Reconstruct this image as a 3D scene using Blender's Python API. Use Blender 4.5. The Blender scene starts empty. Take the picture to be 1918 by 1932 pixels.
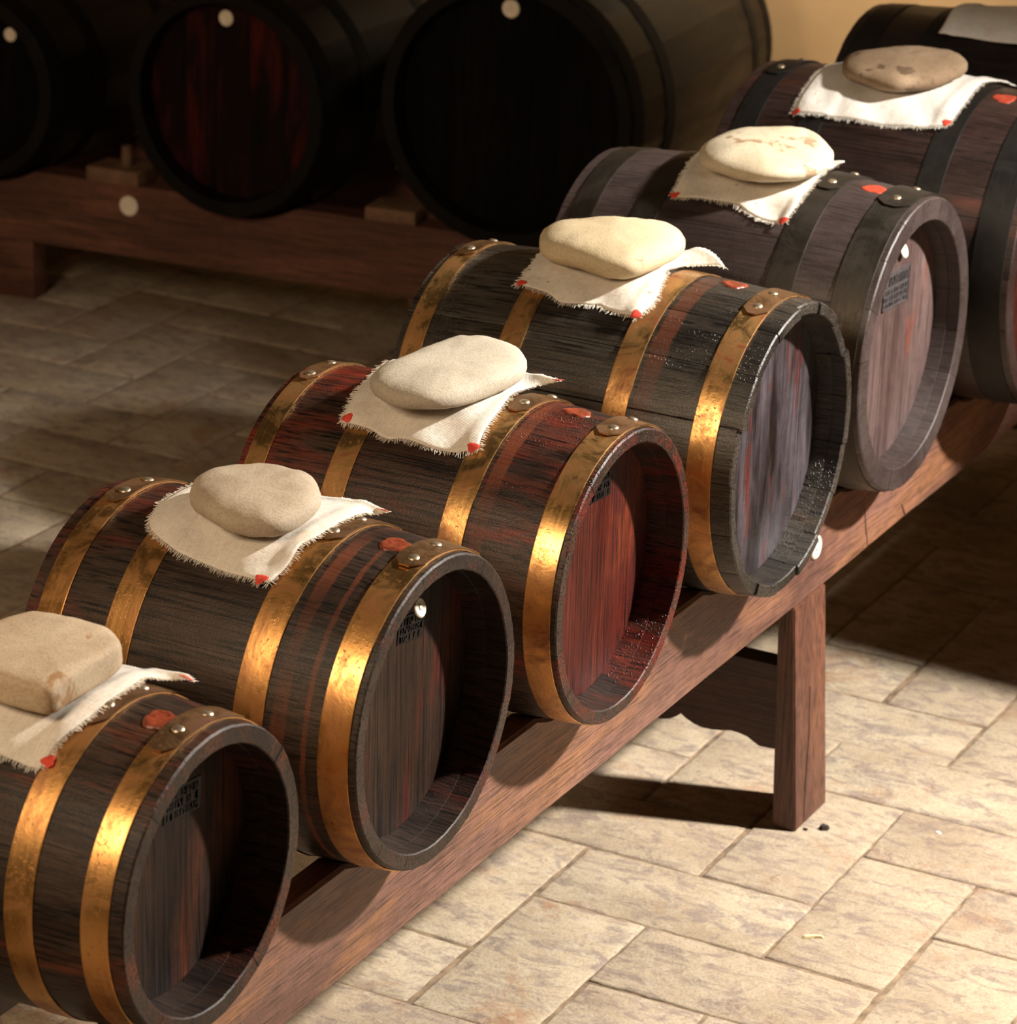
import bpy, bmesh, math, random
from mathutils import Vector, Matrix, noise
random.seed(7)
sc = bpy.context.scene
C = sc.collection
PI = math.pi

# ------------------------------------------------------------------ camera
cam_d = bpy.data.cameras.new('camera')
cam = bpy.data.objects.new('camera', cam_d); C.objects.link(cam)
cam.matrix_world = Matrix(((0.88142049, -0.19127017, 0.43187225, 1.31672683),
                           (0.47141110, 0.29915239, -0.82962607, -2.68570722),
                           (0.02948711, 0.93483879, 0.35384593, 1.40089537),
                           (0, 0, 0, 1)))
cam_d.sensor_fit = 'AUTO'; cam_d.sensor_width = 36.0
cam_d.lens = 36 * 5935.988 / 1932
cam_d.clip_start = 0.05; cam_d.clip_end = 60
cam_d.dof.use_dof = True; cam_d.dof.focus_distance = 3.22; cam_d.dof.aperture_fstop = 11
sc.camera = cam

# ------------------------------------------------------------------ world, lamps, exposure
w = bpy.data.worlds.new('world'); sc.world = w; w.use_nodes = True
w.node_tree.nodes['Background'].inputs[0].default_value = (0.80, 0.66, 0.52, 1)
w.node_tree.nodes['Background'].inputs[1].default_value = 0.018

def aim(o, tgt):
    o.rotation_euler = (Vector(tgt) - o.location).to_track_quat('-Z', 'Y').to_euler()

kd = bpy.data.lights.new('key_lamp', 'SPOT'); kd.energy = 640; kd.color = (1.0, 0.93, 0.84)
kd.shadow_soft_size = 0.055; kd.spot_size = math.radians(97); kd.spot_blend = 1.0
key = bpy.data.objects.new('key_lamp', kd); C.objects.link(key)
key.location = (1.32, 1.27, 1.45); aim(key, (-0.10, 0.15, -0.12))

fd = bpy.data.lights.new('fill_softbox', 'AREA'); fd.energy = 62; fd.color = (1.0, 0.75, 0.50)
fd.shape = 'RECTANGLE'; fd.size = 1.05; fd.size_y = 0.85
fill = bpy.data.objects.new('fill_softbox', fd); C.objects.link(fill)
fill.location = (-0.50, -2.75, 2.05); aim(fill, (-0.4, 0.3, 0.0))

bd = bpy.data.lights.new('wall_lamp', 'SPOT'); bd.energy = 190; bd.color = (1.0, 0.80, 0.55)
bd.shadow_soft_size = 0.12; bd.spot_size = math.radians(66); bd.spot_blend = 0.8
back_l = bpy.data.objects.new('wall_lamp', bd); C.objects.link(back_l)
back_l.location = (-0.55, 2.98, 1.35); aim(back_l, (-1.10, 2.95, 0.0))

sc.view_settings.view_transform = 'Standard'; sc.view_settings.look = 'None'
sc.view_settings.exposure = 0.0; sc.view_settings.gamma = 1.0
sc.view_settings.use_curve_mapping = False
FL = -0.42   # floor height; z = 0 is where the barrels rest

# ------------------------------------------------------------------ helpers
def link_mesh(name, me, mat, parent=None, loc=(0, 0, 0), rot=(0, 0, 0), label=None):
    o = bpy.data.objects.new(name, me); C.objects.link(o)
    if mat and not me.materials: me.materials.append(mat)
    o.location = loc; o.rotation_euler = rot
    if parent: o.parent = parent
    if label: o['label'] = label
    return o

def mesh(name, verts, faces, smooth=True, angle=35):
    me = bpy.data.meshes.new(name)
    me.from_pydata([tuple(v) for v in verts], [], faces)
    bm = bmesh.new(); bm.from_mesh(me)
    bmesh.ops.recalc_face_normals(bm, faces=bm.faces)
    bm.to_mesh(me); bm.free()
    if smooth:
        me.polygons.foreach_set('use_smooth', [True] * len(me.polygons))
        me.set_sharp_from_angle(angle=math.radians(angle))
    me.update()
    return me

def from_bm(name, bm, smooth=True, angle=35):
    me = bpy.data.meshes.new(name)
    bmesh.ops.recalc_face_normals(bm, faces=bm.faces)
    bm.to_mesh(me); bm.free()
    if smooth:
        me.polygons.foreach_set('use_smooth', [True] * len(me.polygons))
        me.set_sharp_from_angle(angle=math.radians(angle))
    return me

def empty(name, loc, label=None, cat=None, group=None, rotz=0):
    o = bpy.data.objects.new(name, None); C.objects.link(o)
    o.location = loc; o.rotation_euler = (0, 0, rotz); o.empty_display_size = 0.05
    tag(o, label, cat, group); return o

def tag(o, label=None, cat=None, group=None, kind=None):
    if label: o['label'] = label
    if cat: o['category'] = cat
    if group: o['group'] = group
    if kind: o['kind'] = kind
    return o

def box_bm(bm, x0, x1, y0, y1, z0, z1, bev=0.0):
    r = bmesh.ops.create_cube(bm, size=1)
    for v in r['verts']:
        v.co = Vector(((x0 + x1) / 2 + v.co.x * (x1 - x0), (y0 + y1) / 2 + v.co.y * (y1 - y0), (z0 + z1) / 2 + v.co.z * (z1 - z0)))
    if bev:
        es = list({e for v in r['verts'] for e in v.link_edges})
        bmesh.ops.bevel(bm, geom=es, offset=bev, segments=2, affect='EDGES', profile=0.6)

# ------------------------------------------------------------------ materials
class NT:
    def __init__(s, name):
        s.m = bpy.data.materials.new(name); s.m.use_nodes = True
        s.t = s.m.node_tree; s.n = s.t.nodes; s.l = s.t.links
        s.b = s.n['Principled BSDF']
    def node(s, typ, ins=None, **kw):
        nd = s.n.new(typ)
        for k, v in kw.items(): setattr(nd, k, v)
        if ins:
            for k, v in ins.items():
                if isinstance(v, bpy.types.NodeSocket): s.l.new(v, nd.inputs[k])
                else: nd.inputs[k].default_value = v
        return nd
    def coords(s, scale=(1, 1, 1), rnd=True):
        tc = s.node('ShaderNodeTexCoord'); tc.name = 'coord'
        v = tc.outputs['Object']
        if rnd:
            oi = s.node('ShaderNodeObjectInfo')
            mm = s.node('ShaderNodeVectorMath', {0: (37.0, 19.0, 53.0)}, operation='SCALE')
            s.l.new(oi.outputs['Random'], mm.inputs['Scale'])
            v = s.node('ShaderNodeVectorMath', {0: v, 1: mm.outputs[0]}, operation='ADD').outputs[0]
        s.base = v
        return s.scaled(scale)
    def scaled(s, scale):
        return s.node('ShaderNodeVectorMath', {0: s.base, 1: scale}, operation='MULTIPLY').outputs[0]
    def noise(s, vec, scale, detail=3, rough=.55, dist=0.0):
        return s.node('ShaderNodeTexNoise', {'Vector': vec, 'Scale': scale, 'Detail': detail, 'Roughness': rough, 'Distortion': dist}).outputs['Fac']
    def ramp(s, fac, stops, interp='LINEAR'):
        r = s.node('ShaderNodeValToRGB', {'Fac': fac}); cr = r.color_ramp; cr.interpolation = interp
        while len(cr.elements) > len(stops): cr.elements.remove(cr.elements[-1])
        while len(cr.elements) < len(stops): cr.elements.new(0.5)
        for e, (p, c) in zip(cr.elements, stops):
            e.position = p; e.color = (c, c, c, 1) if isinstance(c, (int, float)) else (*c, 1)
        return r.outputs['Color']
    def mix(s, fac, a, b, mode='MIX'):
        nd = s.n.new('ShaderNodeMix'); nd.data_type = 'RGBA'; nd.blend_type = mode
        for i, v in ((0, fac), (6, a), (7, b)):
            if isinstance(v, bpy.types.NodeSocket): s.l.new(v, nd.inputs[i])
            elif i: nd.inputs[i].default_value = (*v, 1)
            else: nd.inputs[i].default_value = v
        return nd.outputs[2]
    def math(s, op, a, b=0.0):
        return s.node('ShaderNodeMath', {0: a, 1: b}, operation=op).outputs[0]
    def set(s, **kw):
        names = dict(color='Base Color', rough='Roughness', metal='Metallic', normal='Normal', spec='Specular IOR Level', coat='Coat Weight', coatr='Coat Roughness', sheen='Sheen Weight', emis='Emission Color', emiss='Emission Strength', tint='Specular Tint')
        for k, v in kw.items():
            i = s.b.inputs[names[k]]
            if isinstance(v, bpy.types.NodeSocket): s.l.new(v, i)
            elif isinstance(v, tuple): i.default_value = (*v, 1)
            else: i.default_value = v
        return s.m
    def bump(s, h, strength=.3, dist=.001, prev=None):
        ins = {'Height': h, 'Strength': strength, 'Distance': dist}
        if prev is not None: ins['Normal'] = prev
        return s.node('ShaderNodeBump', ins).outputs['Normal']

def wood(name, dark, mid, accent, axis='x', patch=5.0, acc_pos=.62, rough=(.32, .55), grain=1.0, wet=0.0, grainscale=1.0, spec=.5, rnd=False, vary=.09, bands=(), bandk=.6):
    s = NT(name)
    g = {'x': (9, 330, 330), 'y': (330, 9, 330), 'z': (330, 330, 9)}[axis]
    l = {'x': (.45, 1.6, 1.6), 'y': (1.6, .45, 1.6), 'z': (1.6, 1.6, .35)}[axis]
    v = s.coords(tuple(a * grainscale for a in g), rnd)
    gr = s.noise(v, 1.0, 5, .65, .4)
    vl = s.scaled(l)
    big = s.noise(vl, patch, 4, .6, .3)
    fine = s.noise(s.scaled((1, 1, 1)), 60, 4, .7)
    col = s.mix(s.ramp(big, [(.38, 0), (.62, 1)]), dark, mid)
    st = s.noise(s.scaled(tuple(a * .06 * grainscale for a in g)), 1.7, 3, .6)
    acc = s.math('MULTIPLY', s.ramp(s.noise(vl, patch * 1.7, 4, .62, .5), [(acc_pos - .06, 0), (acc_pos + .07, 1)]), s.ramp(st, [(.35, .15), (.6, 1)]))
    col = s.mix(acc, col, accent)
    gcol = s.ramp(gr, [(.38, .12), (.5, .85), (.68, 1.25)])
    col = s.mix(grain, col, gcol, 'MULTIPLY')
    col = s.mix(.5, col, s.ramp(fine, [(.3, .55), (.65, 1.15)]), 'MULTIPLY')
    if bands:
        xs = s.node('ShaderNodeSeparateXYZ', {0: s.base}).outputs[0]
        wob = s.math('MULTIPLY', s.math('SUBTRACT', s.noise(s.scaled((1, 1, 1)), 30, 4, .6), .5), .008)
        for bc, hw in bands:
            dd = s.math('ABSOLUTE', s.math('ADD', s.math('ADD', xs, -bc), wob))
            mk = s.ramp(s.math('DIVIDE', dd, hw), [(.75, 1), (1.0, 0)])
            mk = s.math('MULTIPLY', mk, s.ramp(s.noise(s.scaled((1, .6, .6)), 14, 4, .6), [(.36, .1), (.58, 1)]))
            col = s.mix(s.math('MULTIPLY', mk, bandk), col, (.18, .050, .022))
    if vary:
        oi = s.node('ShaderNodeObjectInfo')
        col = s.mix(1.0, col, s.ramp(oi.outputs['Random'], [(0, 1 - vary), (1, 1 + vary)]), 'MULTIPLY')
    r = s.ramp(s.noise(vl, patch * 1.3, 4, .65), [(.35, rough[0]), (.65, rough[1])])
    if wet:
        # beads of spilt must: small glossy dots
        vo = s.node('ShaderNodeTexVoronoi', {'Vector': s.scaled((1, 1, 1)), 'Scale': 260.0}).outputs['Distance']
        area = s.ramp(s.noise(vl, patch * 1.4, 3, .6), [(.5, 0), (.62, 1)])
        dots = s.math('MULTIPLY', s.ramp(vo, [(.18, 1), (.32, 0)]), area)
        dots = s.math('MULTIPLY', dots, wet)
        r = s.mix(dots, r, (.08, .08, .08))
        n = s.bump(gr, .45 * grain, .0012)
        n = s.bump(dots, .9, .0012, n)
    else:
        n = s.bump(gr, .45 * grain, .0012)
    n = s.bump(s.noise(s.scaled((1, 1, 1)), 420, 3, .7), .5, .0009, n)
    s.set(color=col, rough=r, normal=n, spec=spec)
    return s.m

def metal(name, base, rust, rustpos=.5, rough=(.24, .42), rustrough=.6, metal_=.95, dots=True):
    s = NT(name); v = s.coords((1, 1, 1))
    n1 = s.noise(v, 22, 6, .68, .6)
    n2 = s.noise(v, 260, 3, .6)
    n3 = s.noise(v, 9, 3, .6)
    rm = s.ramp(n1, [(rustpos - .04, 0), (rustpos + .20, 1)])
    if dots: rm = s.math('MAXIMUM', rm, s.math('MULTIPLY', s.ramp(n2, [(.6, 0), (.68, 1)]), s.ramp(n3, [(.42, 0), (.6, 1)])))
    tone = s.mix(s.ramp(n3, [(.35, 0), (.65, 1)]), tuple(c * .62 for c in base), base)
    col = s.mix(rm, tone, rust)
    sc_ = s.noise(s.scaled((260, 12, 12)), 1, 2, .6)
    r = s.mix(rm, s.ramp(s.math('ADD', s.math('MULTIPLY', n3, .5), s.math('MULTIPLY', sc_, .5)), [(.35, rough[0]), (.65, rough[1])]), (rustrough,) * 3)
    met = s.ramp(rm, [(0, metal_), (1, .35)])
    n = s.bump(n2, .12, .0006); n = s.bump(rm, .25, .0006, n)
    return s.set(color=col, rough=r, metal=met, normal=n)

def plain(name, col, rough=.6, metal_=0, spec=.5, var=.15, vscale=30, bump=.15):
    s = NT(name); v = s.coords((1, 1, 1)); n = s.noise(v, vscale, 4, .6)
    c = s.mix(s.ramp(n, [(.3, 0), (.7, 1)]), tuple(a * (1 - var) for a in col), tuple(min(1, a * (1 + var)) for a in col))
    return s.set(color=c, rough=rough, metal=metal_, spec=spec, normal=s.bump(n, bump, .001))

def stone_mat(name, a, b, spot, spotpos=.62, spotscale=14, fine=.5):
    s = NT(name); v = s.coords((1, 1, 1))
    n1 = s.noise(s.scaled((1, 1, 2.5)), 9, 5, .62, .6); n2 = s.noise(v, spotscale, 4, .6, .4); n3 = s.noise(v, 420, 3, .7)
    col = s.mix(s.ramp(n1, [(.35, 0), (.65, 1)]), a, b)
    col = s.mix(s.ramp(n2, [(spotpos, 0), (spotpos + .05, 1)]), col, spot)
    col = s.mix(fine, col, s.ramp(n3, [(.32, .55), (.52, 1.0), (.72, 1.2)]), 'MULTIPLY')
    n = s.bump(n3, .5, .0009); n = s.bump(n1, .25, .003, n)
    return s.set(color=col, rough=.78, normal=n, spec=.3)

def cloth_mat(name, base, stain):
    s = NT(name); s.coords((1, 1, 1), rnd=False)
    tc = s.node('ShaderNodeTexCoord'); uv = tc.outputs['UV']
    sx = s.node('ShaderNodeSeparateXYZ', {0: uv})
    def thread(sock, ph):
        a = s.math('MULTIPLY', sock, 2 * PI / .0017); return s.math('SINE', s.math('ADD', a, ph))
    a = thread(sx.outputs[0], 0.0); b = thread(sx.outputs[1], 1.2)
    wv = s.math('ADD', s.math('MULTIPLY', s.math('MULTIPLY', a, b), .5), .5)
    irregular = s.noise(s.scaled((1, 1, 1)), 160, 3, .7)
    t1 = s.noise(s.scaled((1, .09, .09)), 900, 2, .6); t2 = s.noise(s.scaled((.09, 1, 1)), 900, 2, .6)
    h = s.math('ADD', s.math('MULTIPLY', wv, .6), s.math('ADD', s.math('MULTIPLY', irregular, .2), s.math('ADD', s.math('MULTIPLY', t1, .55), s.math('MULTIPLY', t2, .45))))
    h = s.math('SUBTRACT', h, .35)
    col = s.mix(s.ramp(h, [(.16, 0), (.62, 1)]), tuple(c * q for c, q in zip(base, (.50, .42, .34))), base)
    st = s.ramp(s.noise(s.scaled((1, 1, 1)), 16, 4, .6), [(.6, 0), (.72, 1)])
    col = s.mix(s.math('MULTIPLY', st, .55), col, stain)
    dots = s.ramp(s.noise(s.scaled((1, 1, 1)), 48, 2, .5), [(.735, 0), (.76, 1)])
    col = s.mix(s.math('MULTIPLY', dots, .7), col, (.35, .2, .12))
    n = s.bump(h, .55, .0007); n = s.bump(s.noise(s.scaled((1, 1, 1)), 26, 3, .6), .6, .004, n)
    return s.set(color=col, rough=.9, normal=n, sheen=.15, spec=.1)

def tile_mat():
    s = NT('terracotta_tile'); v = s.coords((1, 1, 1))
    n1 = s.noise(v, 6, 6, .7, .6); n2 = s.noise(s.scaled((1, 2.0, 1)), 16, 6, .72, 1.2); n3 = s.noise(v, 260, 4, .78); n4 = s.noise(v, 8, 5, .65, .6); n5 = s.noise(v, 45, 5, .7, .4)
    col = s.mix(s.ramp(n1, [(.38, 0), (.62, 1)]), (.41, .325, .225), (.53, .445, .325))
    col = s.mix(s.math('MULTIPLY', s.ramp(n2, [(.48, 0), (.62, 1)]), .8), col, (.235, .185, .165))
    col = s.mix(s.math('MULTIPLY', s.ramp(n4, [(.57, 0), (.70, 1)]), .7), col, (.36, .195, .105))
    col = s.mix(s.math('MULTIPLY', s.ramp(n5, [(.56, 0), (.66, 1)]), .5), col, (.53, .465, .36))
    col = s.mix(s.math('MULTIPLY', s.ramp(n5, [(.30, 1), (.38, 0)]), .6), col, (.20, .135, .09))
    oi = s.node('ShaderNodeObjectInfo')
    col = s.mix(s.math('MULTIPLY', s.ramp(oi.outputs['Random'], [(0, 0), (1, 1)]), .25), col, (.31, .215, .15))
    col = s.mix(.75, col, s.ramp(n3, [(.3, .55), (.52, 1.0), (.75, 1.15)]), 'MULTIPLY')
    n = s.bump(n3, .45, .0014); n = s.bump(n5, .5, .0025, n); n = s.bump(n1, .4, .007, n)
    return s.set(color=col, rough=.85, normal=n, spec=.2)

M = {}
M['stave_A'] = wood('oak_stave_dark_brown', (.020, .009, .006), (.056, .033, .021), (.14, .030, .010), acc_pos=.58, rough=(.38, .56), spec=.3)
M['stave_B'] = wood('oak_stave_smoked_brown', (.022, .011, .007), (.060, .038, .026), (.13, .020, .010), acc_pos=.61, rough=(.36, .55), spec=.32, bands=((-.081, .008), (-.054, .003)))
M['stave_C'] = wood('oak_stave_reddish', (.022, .010, .007), (.066, .039, .027), (.15, .017, .007), acc_pos=.52, wet=.9, rough=(.32, .5), spec=.35, bands=((-.100, .009),))
M['stave_D'] = wood('oak_stave_grey_black', (.016, .012, .009), (.064, .052, .040), (.13, .055, .026), acc_pos=.67, wet=.8, rough=(.28, .48), bands=((-.120, .012),), bandk=.35)
M['stave_E'] = wood('oak_stave_purple_black', (.034, .022, .020), (.062, .044, .041), (.12, .035, .015), acc_pos=.74, grain=.5)
M['stave_F'] = wood('oak_stave_wine_black', (.020, .010, .008), (.042, .022, .018), (.10, .025, .013), acc_pos=.66, grain=.7)
M['stave_G'] = wood('oak_stave_black', (.010, .007, .006), (.018, .010, .008), (.05, .015, .01), acc_pos=.7, grain=.6)
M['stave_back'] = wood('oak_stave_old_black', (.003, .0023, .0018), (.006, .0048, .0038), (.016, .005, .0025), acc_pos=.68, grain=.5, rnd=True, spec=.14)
M['head_A'] = wood('head_board_brown', (.018, .008, .005), (.038, .020, .012), (.11, .028, .010), axis='z', acc_pos=.55, rough=(.5, .7), spec=.2)
M['head_B'] = wood('head_board_brown_red', (.024, .011, .006), (.046, .023, .013), (.10, .012, .006), axis='z', acc_pos=.58, rough=(.48, .65), spec=.2)
M['head_C'] = wood('head_board_wine_red', (.060, .006, .003), (.11, .012, .005), (.17, .030, .009), axis='z', acc_pos=.57, wet=.35, rough=(.35, .55), spec=.4)
M['head_D'] = wood('head_board_wet_grey', (.012, .008, .008), (.080, .066, .076), (.12, .016, .008), axis='z', patch=14, acc_pos=.61, rough=(.22, .42), wet=.3, grain=.7, vary=.04)
M['head_E'] = wood('head_board_rose_brown', (.070, .040, .037), (.125, .080, .074), (.20, .045, .018), axis='z', acc_pos=.64, rough=(.4, .6), grain=.6, vary=.1)
M['head_F'] = wood('head_board_dark_red', (.035, .006, .004), (.060, .010, .006), (.10, .016, .008), axis='z', acc_pos=.6)
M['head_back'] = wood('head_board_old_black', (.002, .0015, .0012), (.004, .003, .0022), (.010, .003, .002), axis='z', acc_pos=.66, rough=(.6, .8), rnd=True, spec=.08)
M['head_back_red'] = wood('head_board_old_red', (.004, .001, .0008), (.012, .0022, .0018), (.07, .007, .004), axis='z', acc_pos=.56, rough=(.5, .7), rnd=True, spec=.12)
M['brass'] = metal('aged_brass_hoop', (.74, .39, .13), (.27, .10, .035), rustpos=.48, rough=(.24, .38), rustrough=.5)
M['brass_rusty'] = metal('rusty_brass_hoop', (.80, .46, .17), (.20, .06, .02), rustpos=.47, rough=(.21, .34), rustrough=.5)
M['lap'] = metal('brown_patinated_lap', (.34, .19, .085), (.13, .055, .03), rustpos=.5, rough=(.38, .5))
M['iron'] = metal('blackened_iron_hoop', (.060, .050, .038), (.028, .020, .015), rustpos=.48, rough=(.35, .55), metal_=.75)
M['iron_dark'] = metal('black_iron_hoop', (.020, .017, .014), (.012, .010, .008), rustpos=.48, rough=(.5, .65), metal_=.6)
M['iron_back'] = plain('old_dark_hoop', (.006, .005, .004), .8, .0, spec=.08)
M['rivet'] = plain('rivet_steel', (.50, .40, .28), .42, .9)
M['rivet_dark'] = plain('rivet_black', (.10, .10, .12), .35, .9)
M['wax'] = plain('old_red_wax', (.20, .040, .018), .32, var=.5, vscale=160, bump=.6)
M['wax_bright'] = plain('bright_red_wax', (.36, .050, .025), .45, var=.3, vscale=160, bump=.4)
M['red_mark'] = plain('red_thread', (.62, .055, .030), .7, var=.2, vscale=300, bump=.4)
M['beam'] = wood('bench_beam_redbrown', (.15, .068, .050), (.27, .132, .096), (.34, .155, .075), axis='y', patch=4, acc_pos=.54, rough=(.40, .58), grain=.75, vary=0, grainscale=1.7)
M['leg'] = wood('bench_leg_redbrown', (.11, .042, .026), (.18, .072, .042), (.26, .10, .042), axis='z', patch=5, acc_pos=.6, rough=(.45, .6), grain=.85, vary=.05, grainscale=1.5)
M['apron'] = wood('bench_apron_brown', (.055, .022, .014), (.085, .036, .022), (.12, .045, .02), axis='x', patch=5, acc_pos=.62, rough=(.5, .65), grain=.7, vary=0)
M['back_beam'] = wood('back_rack_beam', (.10, .032, .020), (.15, .055, .034), (.20, .08, .04), axis='x', patch=4, acc_pos=.6, rough=(.5, .7), grain=.7, vary=0)
M['block'] = plain('chock_wood', (.17, .09, .05), .7, var=.4)
M['bone'] = plain('white_bone_tag', (.86, .76, .62), .45, var=.12, vscale=90)
M['mark'] = plain('tag_number_ink', (.10, .07, .05), .6)
M['brand'] = plain('burnt_brand', (.012, .010, .010), .15, var=.5, vscale=500, bump=1.0)
M['brand_grey'] = plain('burnt_brand_grey', (.060, .052, .054), .38, var=.5, vscale=300, bump=.6)
M['plaster'] = plain('ochre_plaster', (.60, .43, .25), .9, var=.10, vscale=5, bump=.3)
M['mortar'] = plain('floor_mortar', (.23, .16, .10), .92, var=.6, vscale=40, bump=.5)
M['tile'] = tile_mat()
M['crack'] = plain('wood_crack_dark', (.03, .012, .008), .8)
M['straw'] = plain('pale_straw', (.75, .62, .36), .6)
M['crumb'] = plain('dark_crumb', (.03, .022, .015), .8)
M['fleck'] = plain('white_fleck', (.85, .83, .78), .8)

# ------------------------------------------------------------------ room shell
ANG = 0.097   # the back rack and back wall are turned this much
def bx(d, n, Y0=2.28):          # point on the back rack plane: d along it, n behind it
    return (d * math.cos(ANG) - n * math.sin(ANG), Y0 + d * math.sin(ANG) + n * math.cos(ANG))

floor = empty('floor', (0, 0, FL)); floor['kind'] = 'structure'
bm = bmesh.new(); box_bm(bm, -3.6, 2.4, -3.4, 3.9, -.06, -.0022)
link_mesh('mortar_bed', from_bm('mortar_bed', bm, False), M['mortar'], floor)

def tile_mesh(seed, lx, ly):
    """irregular hand-made tile, top at z = 0"""
    rnd = random.Random(seed); n = 7
    def side(p, q, k):
        return [(p[0] + (q[0] - p[0]) * i / k + rnd.uniform(-.0010, .0010), p[1] + (q[1] - p[1]) * i / k + rnd.uniform(-.0010, .0010)) for i in range(k)]
    kx, ky = (10, 5) if lx > ly else (5, 10)
    c = [(0, 0), (lx, 0), (lx, ly), (0, ly)]; kx, ky = kx * 2, ky * 2
    c = [(x + rnd.uniform(-.002, .002), y + rnd.uniform(-.002, .002)) for x, y in c]
    o = side(c[0], c[1], kx) + side(c[1], c[2], ky) + side(c[2], c[3], kx) + side(c[3], c[0], ky)
    N = len(o); cx, cy = lx / 2, ly / 2
    V = []; F = []
    tx, ty = rnd.uniform(-.006, .006), rnd.uniform(-.006, .006)
    for ring, (ins, z) in enumerate(((.0040, 0.0), (.0010, -.0010), (0, -.0035), (0, -.02))):
        for x, y in o:
            dx, dy = cx - x, cy - y
            V.append((x + math.copysign(min(ins, abs(dx)), dx), y + math.copysign(min(ins, abs(dy)), dy), z + tx * (x - cx) + ty * (y - cy)))
    F.append(tuple(range(N)))
    for r in range(3):
        for i in range(N):
            a = r * N + i; b = r * N + (i + 1) % N
            F.append((a, b, b + N, a + N))
    me = mesh('floor_tile', V, F, True, 50); me.materials.append(M['tile']); return me
U = 0.1555; J = 0.0030
tilesH = [tile_mesh(i, 2 * U - J, U - J) for i in range(7)]
tilesV = [tile_mesh(50 + i, U - J, 2 * U - J) for i in range(7)]
spots = []
for i in range(-30, 31):
    for j in range(-30, 31):
        X = -.25 + U * (i + 2 * j); Y = .42 + U * (-i + 2 * j)
        for kind, (x, y) in (('H', (X, Y)), ('V', (X + U, Y + U))):
            w_, h_ = (2 * U, U) if kind == 'H' else (U, 2 * U)
            if -3.2 < x and x + w_ < 1.9 and -2.6 < y and y + h_ < 3.5: spots.append((kind, x, y))
def ordkey(t):   # nearest to the seen part of the floor first
    x, y = t[1] + U, t[2] + U / 2
    return max(abs(y - .35) * .75 + max(0, x - .45) * 3 + max(0, -x - 2.3) * 2.0 + (abs(x + .7) * .35), 0)
spots.sort(key=ordkey)
rest = bmesh.new()
for k, (kind, x, y) in enumerate(spots):
    me = random.choice(tilesH if kind == 'H' else tilesV)
    dz = random.uniform(-.0012, .0012)
    lx, ly = (2 * U - J, U - J) if kind == 'H' else (U - J, 2 * U - J)
    if k < 285:
        o = bpy.data.objects.new('tile', me); C.objects.link(o); o.parent = floor
        o.location = (x + J / 2, y + J / 2, dz)
        if random.random() < .5:
            o.rotation_euler = (0, 0, PI); o.location = (x + J / 2 + lx, y + J / 2 + ly, dz)
    else:
        n0 = len(rest.verts); rest.from_mesh(me); rest.verts.ensure_lookup_table()
        for v in rest.verts[n0:]: v.co += Vector((x + J / 2, y + J / 2, dz))
me = from_bm('outer_tiles', rest); o = link_mesh('outer_tiles', me, M['tile'], floor); o['kind'] = 'stuff'

def wall(name, p, q, z0, z1, th, mat=None):
    d = Vector((q[0] - p[0], q[1] - p[1])); L = d.length; a = math.atan2(d.y, d.x)
    bm = bmesh.new(); box_bm(bm, 0, L, 0, th, z0, z1)
    o = link_mesh(name, from_bm(name, bm, False), mat or M['plaster'], None, (p[0], p[1], 0), (0, 0, a)); o['kind'] = 'structure'
    return o
wall('wall_back', bx(-3.4, 1.05), bx(2.2, 1.05), FL - .06, 2.4, .15)
wall('wall_left', (-3.25, -3.2), (-3.25, 3.0), FL - .06, 2.4, .15)
# added blocker slab, out of view; it shades the floor at the right-hand edge
wall('shade_blocker_right', (.56, 1.30), (.56, 3.25), FL - .06, .62, -.14)

# ------------------------------------------------------------------ barrels
HT = .0014
class Spec: pass
def R_at(S, x):
    u = (x + S.L / 2) / (S.L / 2); return S.ro + S.b * (1 - u * u)
def hoop_r(S, x):
    for a, b in S.hoops:
        if -b - 1e-4 <= x <= -a + 1e-4: return R_at(S, x) + HT
    return R_at(S, x)

def stave_mesh(S):
    n = 22; prof = [(0.0, S.ro - .0016), (-.0016, R_at(S, -.0016))]
    prof += [(-S.L * i / n, R_at(S, -S.L * i / n)) for i in range(1, n)]
    prof += [(-S.L + .0016, R_at(S, -S.L + .0016)), (-S.L, S.ro - .0016), (-S.L, S.ri + .001), (-S.L + S.dep, S.ri - .001), (-S.L + S.dep + .02, S.ro - .022)]
    prof += [(-S.L / 2, S.ro + S.b - .022), (-S.dep - .02, S.ro - .022), (-S.dep - .016, S.ri - .0035), (-S.dep, S.ri - .0032), (-S.dep * .50, S.ri - .0012), (-S.dep * .50 + .0001, S.ri - .0002), (-.0012, S.ri), (0, S.ri + .0012)]
    h = PI / S.N; g = S.gap / S.ro; e = .0012 / S.ro
    if not S.near: angs = [-h + g, 0, h - g]
    else: angs = [-h + g, -h + g + e, -h * .4, h * .4, h - g - e, h - g]
    V = []; F = []; P = len(prof)
    for k, a in enumerate(angs):
        edge = (k in (0, len(angs) - 1))
        for x, r in prof:
            rr = r - (S.gap * .9 if edge and r > S.ri + .002 and S.near else 0)
            V.append((x, rr * math.sin(a), rr * math.cos(a)))
    for k in range(len(angs) - 1):
        for i in range(P):
            j = (i + 1) % P
            F.append((k * P + i, k * P + j, (k + 1) * P + j, (k + 1) * P + i))
    F.append(tuple(range(P))); F.append(tuple((len(angs) - 1) * P + i for i in range(P)))
    return mesh('stave', V, F, True, 40)

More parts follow.
